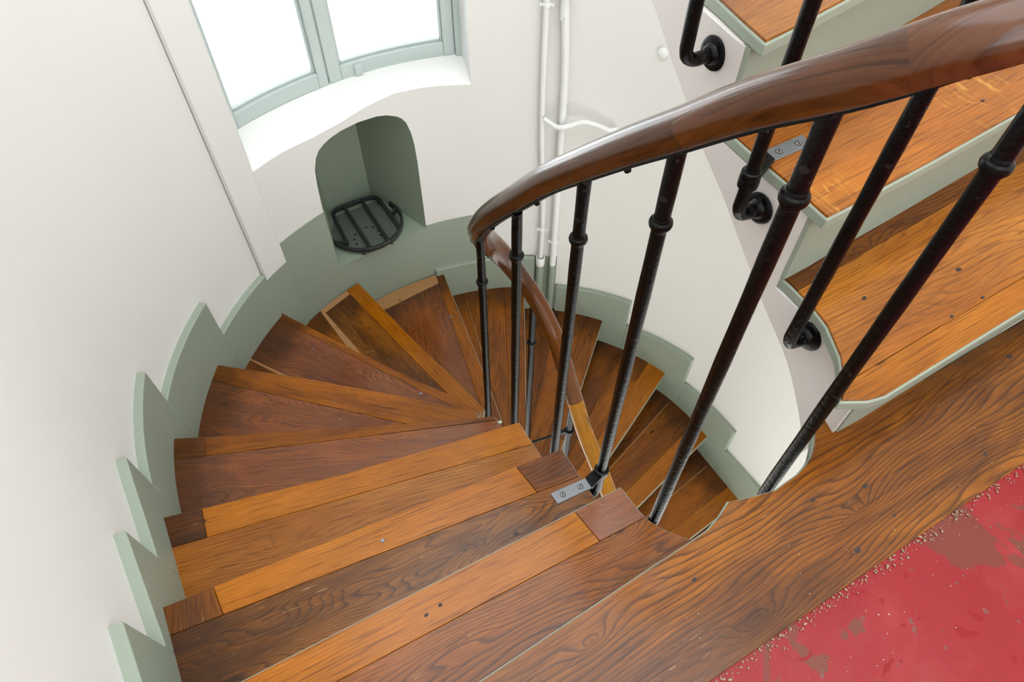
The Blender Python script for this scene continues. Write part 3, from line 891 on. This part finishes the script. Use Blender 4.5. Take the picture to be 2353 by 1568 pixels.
# old nail heads and plugged holes in the boards
def nail(key, x, y, z, r):
    t = steps[key]; bm = bmesh.new()
    prism(bm, [(r*1.5*math.cos(a*PI/6)*random.uniform(.8, 1.2), r*math.sin(a*PI/6)*random.uniform(.8, 1.2)) for a in range(12)], 0, .0003)
    link('nail_head', bm, M_NAIL, t, loc=(x-t.location.x, y-t.location.y, z-t.location.z), rotz=.1)
for key, z, pts in (('landing', 0, ((.322, -.952), (.003, -.867), (.539, -.838), (.003, -.964), (-.249, -.873), (.099, -.952), (.097, -.892))),
                    ('u1', .17, ((.433, -.701), (.414, -.765), (.334, -.767), (.194, -.738), (.237, -.666))),
                    ('u2', .34, ((.602, -.509), (.343, -.526))), (1, -.17, ((-.594, -.665), (-.622, -.668), (-.416, -.62))), (8, -1.36, ((.043, .62),))):
    for x, y in pts: nail(key, x, y, z, random.uniform(.0025, .0045))

# ------------------------------------------------------------------ handrail
RAIL = [(.08, -.62, -1.27), (.08, -.48, -1.125), (.08, -.349, -.985), (.08, -.219, -.875), (.08, -.139, -.773), (.08, -.063, -.672), (.08, .0, -.60), (.078, .06, -.555), (.07, .113, -.515), (.047, .16, -.455), (.008, .19, -.37), (-.04, .19, -.285),
        (-.085, .148, -.20), (-.122, .075, -.112), (-.14, .0, -.012), (-.145, -.07, .075), (-.145, -.148, .165), (-.145, -.25, .283), (-.145, -.3545, .39), (-.145, -.45, .485), (-.145, -.532, .563),
        (-.145, -.62, .648), (-.135, -.697, .714), (-.11, -.75, .762), (-.06, -.784, .79), (0, -.795, .808), (.05, -.781, .835), (.08, -.73, .88), (.09, -.657, .95), (.09, -.56, 1.045), (.09, -.471, 1.13), (.09, -.27, 1.30), (.12, 0, 1.5)]
RP = catmull(RAIL, 8)
PROF = []
hw, hh = .0265, .026
for a in frange(-35, 215, 12.5):
    PROF.append((hw*math.cos(math.radians(a))*(1.0), hh*math.sin(math.radians(a))*1.0))
PROF += [(-.0205, -.0205), (-.0125, -.0225), (-.0125, -.0245), (.0125, -.0245), (.0125, -.0225), (.0205, -.0205)]
def sweep(bm, path, prof, caps=True, i0=0, i1=None):
    rows = []; n = len(path)
    i1 = n-1 if i1 is None else i1
    for i in range(i0, i1+1):
        p = path[i]
        T = (path[min(i+1, n-1)]-path[max(i-1, 0)]).normalized()
        S = T.cross(Vector((0, 0, 1))).normalized(); U = S.cross(T)
        # the wreathed turn round the far end of the well is left deeper than the straight rail
        k = max(0.0, 1-abs(p.z+.27)/.24) if p.y > -.05 else 0.0
        rows.append([bm.verts.new(p+S*u*(1+.12*k)+U*(v*(1+.30*k)-.007*k)) for u, v in prof])
    m = len(prof)
    for r, q in zip(rows, rows[1:]):
        for i in range(m): bm.faces.new((r[i], r[(i+1) % m], q[(i+1) % m], q[i]))
    if caps: bm.faces.new(rows[0]); bm.faces.new(rows[-1][::-1])
rail = thing('handrail', 'polished brown wooden handrail winding around the open stair well', 'handrail', (0, 0, 0))
def near_idx(p): return min(range(len(RP)), key=lambda i: (RP[i]-Vector(p)).length)
cuts = [0, near_idx((.08, -.139, -.773)), near_idx((.06, .135, -.485)), near_idx((-.13, .04, -.06)), near_idx((-.145, -.19, .21)), near_idx((-.145, -.545, .575)), near_idx((-.12, -.735, .75)), near_idx((.03, -.79, .82)), near_idx((.09, -.6, 1.0)), len(RP)-1]
for i, (a, b, m, lab) in enumerate(zip(cuts, cuts[1:], (W_RAILL, W_RAILT)+(W_RAIL,)*7, ('newer yellow oak length',)+(None,)*8)):
    bm = bmesh.new(); sweep(bm, RP, PROF, True, a, b)
    # grain follows the rail: the length lies along its own x axis
    d = RP[b]-RP[a]; q = Vector((1, 0, 0)).rotation_difference(d.normalized()).to_matrix().to_4x4(); q.translation = RP[(a+b)//2]
    bm.transform(q.inverted())
    o = link('rail_section', bm, m, rail, smooth=35); o.rotation_mode = 'QUATERNION'
    o.location = q.to_translation(); o.rotation_quaternion = q.to_quaternion()
    if lab: o['label'] = lab
bm = bmesh.new(); sweep(bm, RP, [(-.009, -.0245), (-.009, -.0285), (.009, -.0285), (.009, -.0245)])
link('core_bar', bm, M_IRON, rail)['label'] = 'black iron strip under the rail'
for i in range(6, len(RP)-6, 18):
    p = RP[i]; T = (RP[i+1]-RP[i-1]).normalized(); S = T.cross(Vector((0, 0, 1))).normalized(); U = S.cross(T)
    bm = bmesh.new(); lathe(bm, [(.0055, 0), (.005, .004), (.003, .006)], axis_matrix(p-U*.0280, -U), 12)
    link('rail_screw', bm, M_IRON, rail, smooth=40)

# ------------------------------------------------------------------ balusters
def rail_under(x, y, zguess):
    best = min(RP, key=lambda p: (p.x-x)**2+(p.y-y)**2+.15*(p.z-zguess)**2)
    return best.z-.026
def baluster(x, y, zbot, ztop, zcol, end, label, group, flange=True, extra=None):
    t = thing('baluster', label, 'baluster', (x, y, zbot), group)
    # rod with a bent foot reaching to the string
    v = Vector((end[0]-x, end[1]-y, 0)); L = v.length; d = v.normalized()
    r = .028; path = [Vector((0, 0, ztop-zbot))]
    for i in range(1, 14): path.append(Vector((0, 0, (ztop-zbot)*(1-i/14)+r*(i/14))))
    path.append(Vector((0, 0, r)))
    for a in frange(0, 90, 15)[1:]:
        a = math.radians(a); path.append(d*(r-r*math.cos(a))+Vector((0, 0, r-r*math.sin(a))))
    path.append(d*(L-.002))
    bm = bmesh.new(); rnd = random.Random(int(abs(x*1e4+y*3e3)))
    ph = rnd.uniform(0, 6)
    tube(bm, path, .0115, 16, rfun=lambda i, p: .0113*(1+.035*math.sin(i*1.9+ph)))
    link('rod', bm, M_IRON, t, smooth=50)
    if zcol is not None:
        bm = bmesh.new(); zc = zcol-zbot
        lathe(bm, [(.0118, zc-.012), (.0128, zc-.009), (.0128, zc-.0065), (.0158, zc-.0045), (.0168, zc), (.0158, zc+.0045), (.0128, zc+.0065), (.0128, zc+.009), (.0118, zc+.012)], seg=20)
        link('collar', bm, M_IRON, t, smooth=40)
    if flange:
        bm = bmesh.new()
        lathe(bm, [(.0275, 0), (.029, .003), (.028, .0065), (.024, .0085), (.0185, .009), (.0165, .013), (.0145, .017), (.012, .0185)], axis_matrix(d*(L-.0005), -d), 22)
        link('flange', bm, M_IRON, t, smooth=40)
    return t
G1 = 'balusters of the lower flight'; G2 = 'balusters of the upper flight'
def well_end(x, y):
    s = w_near((x, y)); p = w_at(s); n = (p-Vector((x, y))).normalized()
    return t2(p+n*.011)
LOW = [('B1', -.12, .075, -1.12, -.31, 'leftmost black iron baluster, under the curl of the handrail'),
       ('B2', -.145, -.148, -.79, .003, 'black iron baluster second from the left, beside the white pipes'),
       ('B3', -.145, -.3545, -.63, .230, 'black iron baluster at the third step, third along the upper side of the well'),
       ('B4', -.145, -.532, -.45, .412, 'black iron baluster held by the steel plate on the second step down'),
       ('B5', -.135, -.697, -.29, .579, 'black iron baluster beside the rounded inner end of the first step down'),
       ('B6', .05, -.781, -.215, .606, 'black iron baluster rising from the curved landing edge out of the frame')]
for n_, x, y, zb, zc, lab in LOW:
    b_ = baluster(x, y, zb, rail_under(x, y, zc+.12), zc, well_end(x, y), lab, G1)
    if n_ == 'B4': b4 = b_
for x, y, zb, zc, lab in ((.07, .113, -1.63, -.75, 'slender black baluster behind the second from the left, under the descending handrail'),
                          (.08, -.128, -2.0, -1.15, 'black baluster under the yellow length of handrail, clamped to the thin stay rod')):
    b_ = baluster(x, y, zb, rail_under(x, y, zc+.15), zc if zc > -1 else None, well_end(x, y), lab, G1)
    lb = b_
UPB = [(.09, -.657, .118, None, (.144, -.657), 'black iron baluster bent into the stringer by the first step up'),
       (.09, -.471, .262, .357, (.146, -.471), 'black iron baluster with ring and plate, bent into the stringer by the second step up'),
       (.09, -.273, .439, None, (.157, -.273), 'black iron baluster bent into the stringer at the top edge of the photo')]
for x, y, zb, zc, e, lab in UPB:
    b_ = baluster(x, y, zb, rail_under(x, y, zb+.85), zc, e, lab, G2)
    if zc: ub2 = b_

def plate(parent, corners, z, arm, axis, zt):
    """bare steel strap let into the tread, its black tail clasping the rod"""
    pl = parent.location
    bm = bmesh.new(); prism(bm, [(x-pl.x, y-pl.y) for x, y in corners], z-pl.z, z-pl.z+.0022)
    o = link('bracket_plate', bm, M_STEEL, parent); o['label'] = 'bare steel plate'; bevel(o, .0006, 1)
    (x0, y0), (x1, y1), (x2, y2), (x3, y3) = corners
    for f in (.25, .75):
        px_, py_ = x0+(x1-x0)*f+(x3-x0)*.5, y0+(y1-y0)*f+(y3-y0)*.5
        bm = bmesh.new(); lathe(bm, [(.0066, 0), (.0066, .0003)], Matrix.Identity(4), 18); lathe(bm, [(.0055, .0002), (.0055, .0009), (.004, .0013)], Matrix.Identity(4), 18); box(bm, (0, 0, .0013), (.0105, .0017, .0006), .5+f)
        for f_ in bm.faces:
            c_ = f_.calc_center_median(); f_.material_index = 1 if (c_.z < .00032 or max(abs(v.co.z-.0013) for v in f_.verts) < .00031 and len(f_.verts) == 4) else 0
        link('screw', bm, [M_STEEL, M_DARKGAP], o, loc=(px_-pl.x, py_-pl.y, z-pl.z+.0022))
    bm = bmesh.new(); prism(bm, [(x-pl.x, y-pl.y) for x, y in arm], z-pl.z-.002, z-pl.z+.006)
    o = link('bracket_arm', bm, M_IRON, parent); bevel(o, .002)
    bm = bmesh.new(); zc = z-pl.z+.002
    lathe(bm, [(.0115, zc-.011), (.0165, zc-.009), (.0172, zc), (.0165, zc+.009), (.0115, zc+.011)], seg=18)
    link('clasp', bm, M_IRON, parent, smooth=40)
plate(b4, [(-.185, -.529), (-.272, -.522), (-.271, -.551), (-.184, -.556)], -2*RISE, [(-.186, -.5285), (-.186, -.5565), (-.15, -.546), (-.15, -.520)], None, None)
plate(ub2, [(.163, -.425), (.250, -.424), (.244, -.452), (.160, -.4535)], 2*RISE, [(.163, -.425), (.161, -.4535), (.094, -.482), (.088, -.460)], None, None)

# thin stay rod across the well
st = thing('stay_rod', 'thin black stay rod crossing the well to a baluster, below the third step', 'rod', (.08, -.128, -.98))
bm = bmesh.new(); tube(bm, [(-.268, .048, .0), (-.012, .004, .0)], .0042, 10); link('rod', bm, M_IRON, st, smooth=50)
bm = bmesh.new(); lathe(bm, [(.0112, -.011), (.0165, -.009), (.0165, .009), (.0112, .011)], seg=18); box(bm, (-.02, .006, 0), (.02, .012, .016), -.2); link('clamp', bm, M_IRON, st, smooth=40)

# ------------------------------------------------------------------ pipes
def ppt(a, R, z): x, y = wp(a, R); return (x, y, z)
def pipe(name, label, pts, r, mat, cat='pipe', grp='white pipes on the curved wall'):
    t = thing(name, label, cat, pts[-1], grp); q = Vector(pts[-1])
    bm = bmesh.new(); tube(bm, [Vector(p)-q for p in catmull(pts, 5)], r, 16); link('tube', bm, mat, t, smooth=50)
    return t
def clip_ring(t, a, R, z, r):
    p = Vector(ppt(a, R, z)); q = t.location
    bm = bmesh.new()
    lathe(bm, [(r, z-.006), (r+.003, z-.004), (r+.003, z+.004), (r, z+.006)], Matrix.Translation((p.x-q.x, p.y-q.y, -q.z)), 18)
    tan = Vector((-p.y, p.x, 0)).normalized()
    for s in (-1, 1):
        lathe(bm, [(.0045, -.006), (.0055, 0), (.004, .006)], axis_matrix(p-q+tan*s*(r+.009)+Vector((0, 0, 0)), -Vector((p.x, p.y, 0))), 10)
        box(bm, p-q+tan*s*(r+.004), (.012, .006, .008), math.atan2(tan.y, tan.x))
    for s in (-1,):
        pass
    link('pipe_clip', bm, mat_pipe, t, smooth=40)
mat_pipe = M_PIPE
RPp = 1.060
P1 = pipe('water_pipe', 'thinner white pipe, left of the pair, dropping into a white socket', [ppt(57.4, RPp, ZT-.02), ppt(57.3, RPp, .4), ppt(57.3, RPp, -.5), ppt(56.1, RPp, -1.0), ppt(56.1, RPp, -1.325)], .0115, M_PIPE)
P2 = pipe('water_pipe', 'thicker white pipe, right of the pair, turning green near the step', [ppt(54.2, RPp-.004, ZT-.02), ppt(54.1, RPp-.004, .2), ppt(53.9, RPp-.004, -.1), ppt(53.2, RPp-.004, -.32), ppt(53.0, RPp-.004, -.6), ppt(52.9, RPp-.004, -1.35)], .0145, M_PIPE)
clip_ring(P1, 57.3, RPp, -.10, .0115); clip_ring(P1, 56.1, RPp, -1.13, .0115)
clip_ring(P2, 54.0, RPp-.004, -.07, .0145); clip_ring(P2, 53.1, RPp-.004, -.76, .0145); clip_ring(P2, 52.9, RPp-.004, -1.20, .0145)
SK = thing('pipe_sleeve', 'sage green drain sleeve with a white socket, below the thinner pipe', 'pipe', ppt(56.1, RPp-.004, -1.53))
bm = bmesh.new(); tube(bm, [(0, 0, .0), (0, 0, .195)], .0185, 20); link('sleeve', bm, M_GREEN, SK, smooth=50)
bm = bmesh.new(); lathe(bm, [(.0205, .175), (.0215, .18), (.0215, .222), (.0195, .225), (.016, .223), (.016, .205)], seg=22); link('socket', bm, M_PIPE, SK, smooth=40)
G2p = thing('pipe_sleeve', 'sage green lower end of the thicker pipe, standing on a step', 'pipe', ppt(52.9, RPp-.004, -1.70))
bm = bmesh.new(); tube(bm, [(0, 0, .001), (0, 0, .35)], .0152, 20); link('sleeve', bm, M_GREEN, G2p, smooth=50)
BR = pipe('branch_pipe', 'short white branch pipe running sideways behind the handrail', [ppt(41.5, RW-.016, -.560), ppt(43.0, RPp-.002, -.562), ppt(45.3, RPp-.006, -.548), ppt(48.5, RPp-.014, -.535), ppt(51, RPp-.026, -.548), ppt(53.4, RPp-.034, -.556), ppt(55.2, RPp-.03, -.545), ppt(56.8, RPp-.012, -.535)], .0095, M_PIPE, grp=None)
bm = bmesh.new(); p = Vector(ppt(35.3, RW, -.225)); lathe(bm, [(.017, 0), (.019, .004), (.018, .010), (.012, .014)], axis_matrix(p, -Vector((p.x, p.y, 0))), 20)
tag(link('wall_button', bm, M_PIPE, smooth=40), 'small round white knob on the wall beside the upper stringer', 'knob')

# ------------------------------------------------------------------ camera, light
cam = bpy.data.cameras.new('camera'); co = bpy.data.objects.new('camera', cam); C.objects.link(co)
cam.sensor_width = 36.0; cam.lens = 1569.0*36.0/2353.0; cam.clip_start = .02
MW = Matrix(((0.86859135, 0.39504819, -0.29914208), (-0.49552113, 0.69586887, -0.51983201), (0.00280497, 0.59975281, 0.80018041)))
m4 = MW.to_4x4(); m4.translation = Vector((-0.65912746, -1.02356019, 1.054))
co.matrix_world = m4
bpy.context.scene.camera = co

w = bpy.data.worlds.new('sky'); bpy.context.scene.world = w; w.use_nodes = True
bg = w.node_tree.nodes['Background']; bg.inputs[0].default_value = (0.92, 0.97, 1.0, 1); bg.inputs[1].default_value = 4.9

def area_light(name, loc, target, size, power, col=(1, 1, 1)):
    l = bpy.data.lights.new(name, 'AREA'); l.shape = 'RECTANGLE'; l.size, l.size_y = size; l.energy = power; l.color = col
    o = bpy.data.objects.new(name, l); C.objects.link(o); o.location = loc
    o.rotation_euler = (Vector(target)-Vector(loc)).to_track_quat('-Z', 'Y').to_euler()
    return o
# added fill lamp below the landing, unseen, to brighten the right wall
l = area_light('lower_well_fill', (.1, -2.25, -1.15), (.35, .8, -.75), (1.5, 1.2), 21, (1, .98, .95))
sc = bpy.context.scene
sc.view_settings.view_transform = 'Standard'; sc.view_settings.look = 'None'; sc.view_settings.gamma = 1; sc.view_settings.use_curve_mapping = False
sc.view_settings.exposure = 0.0
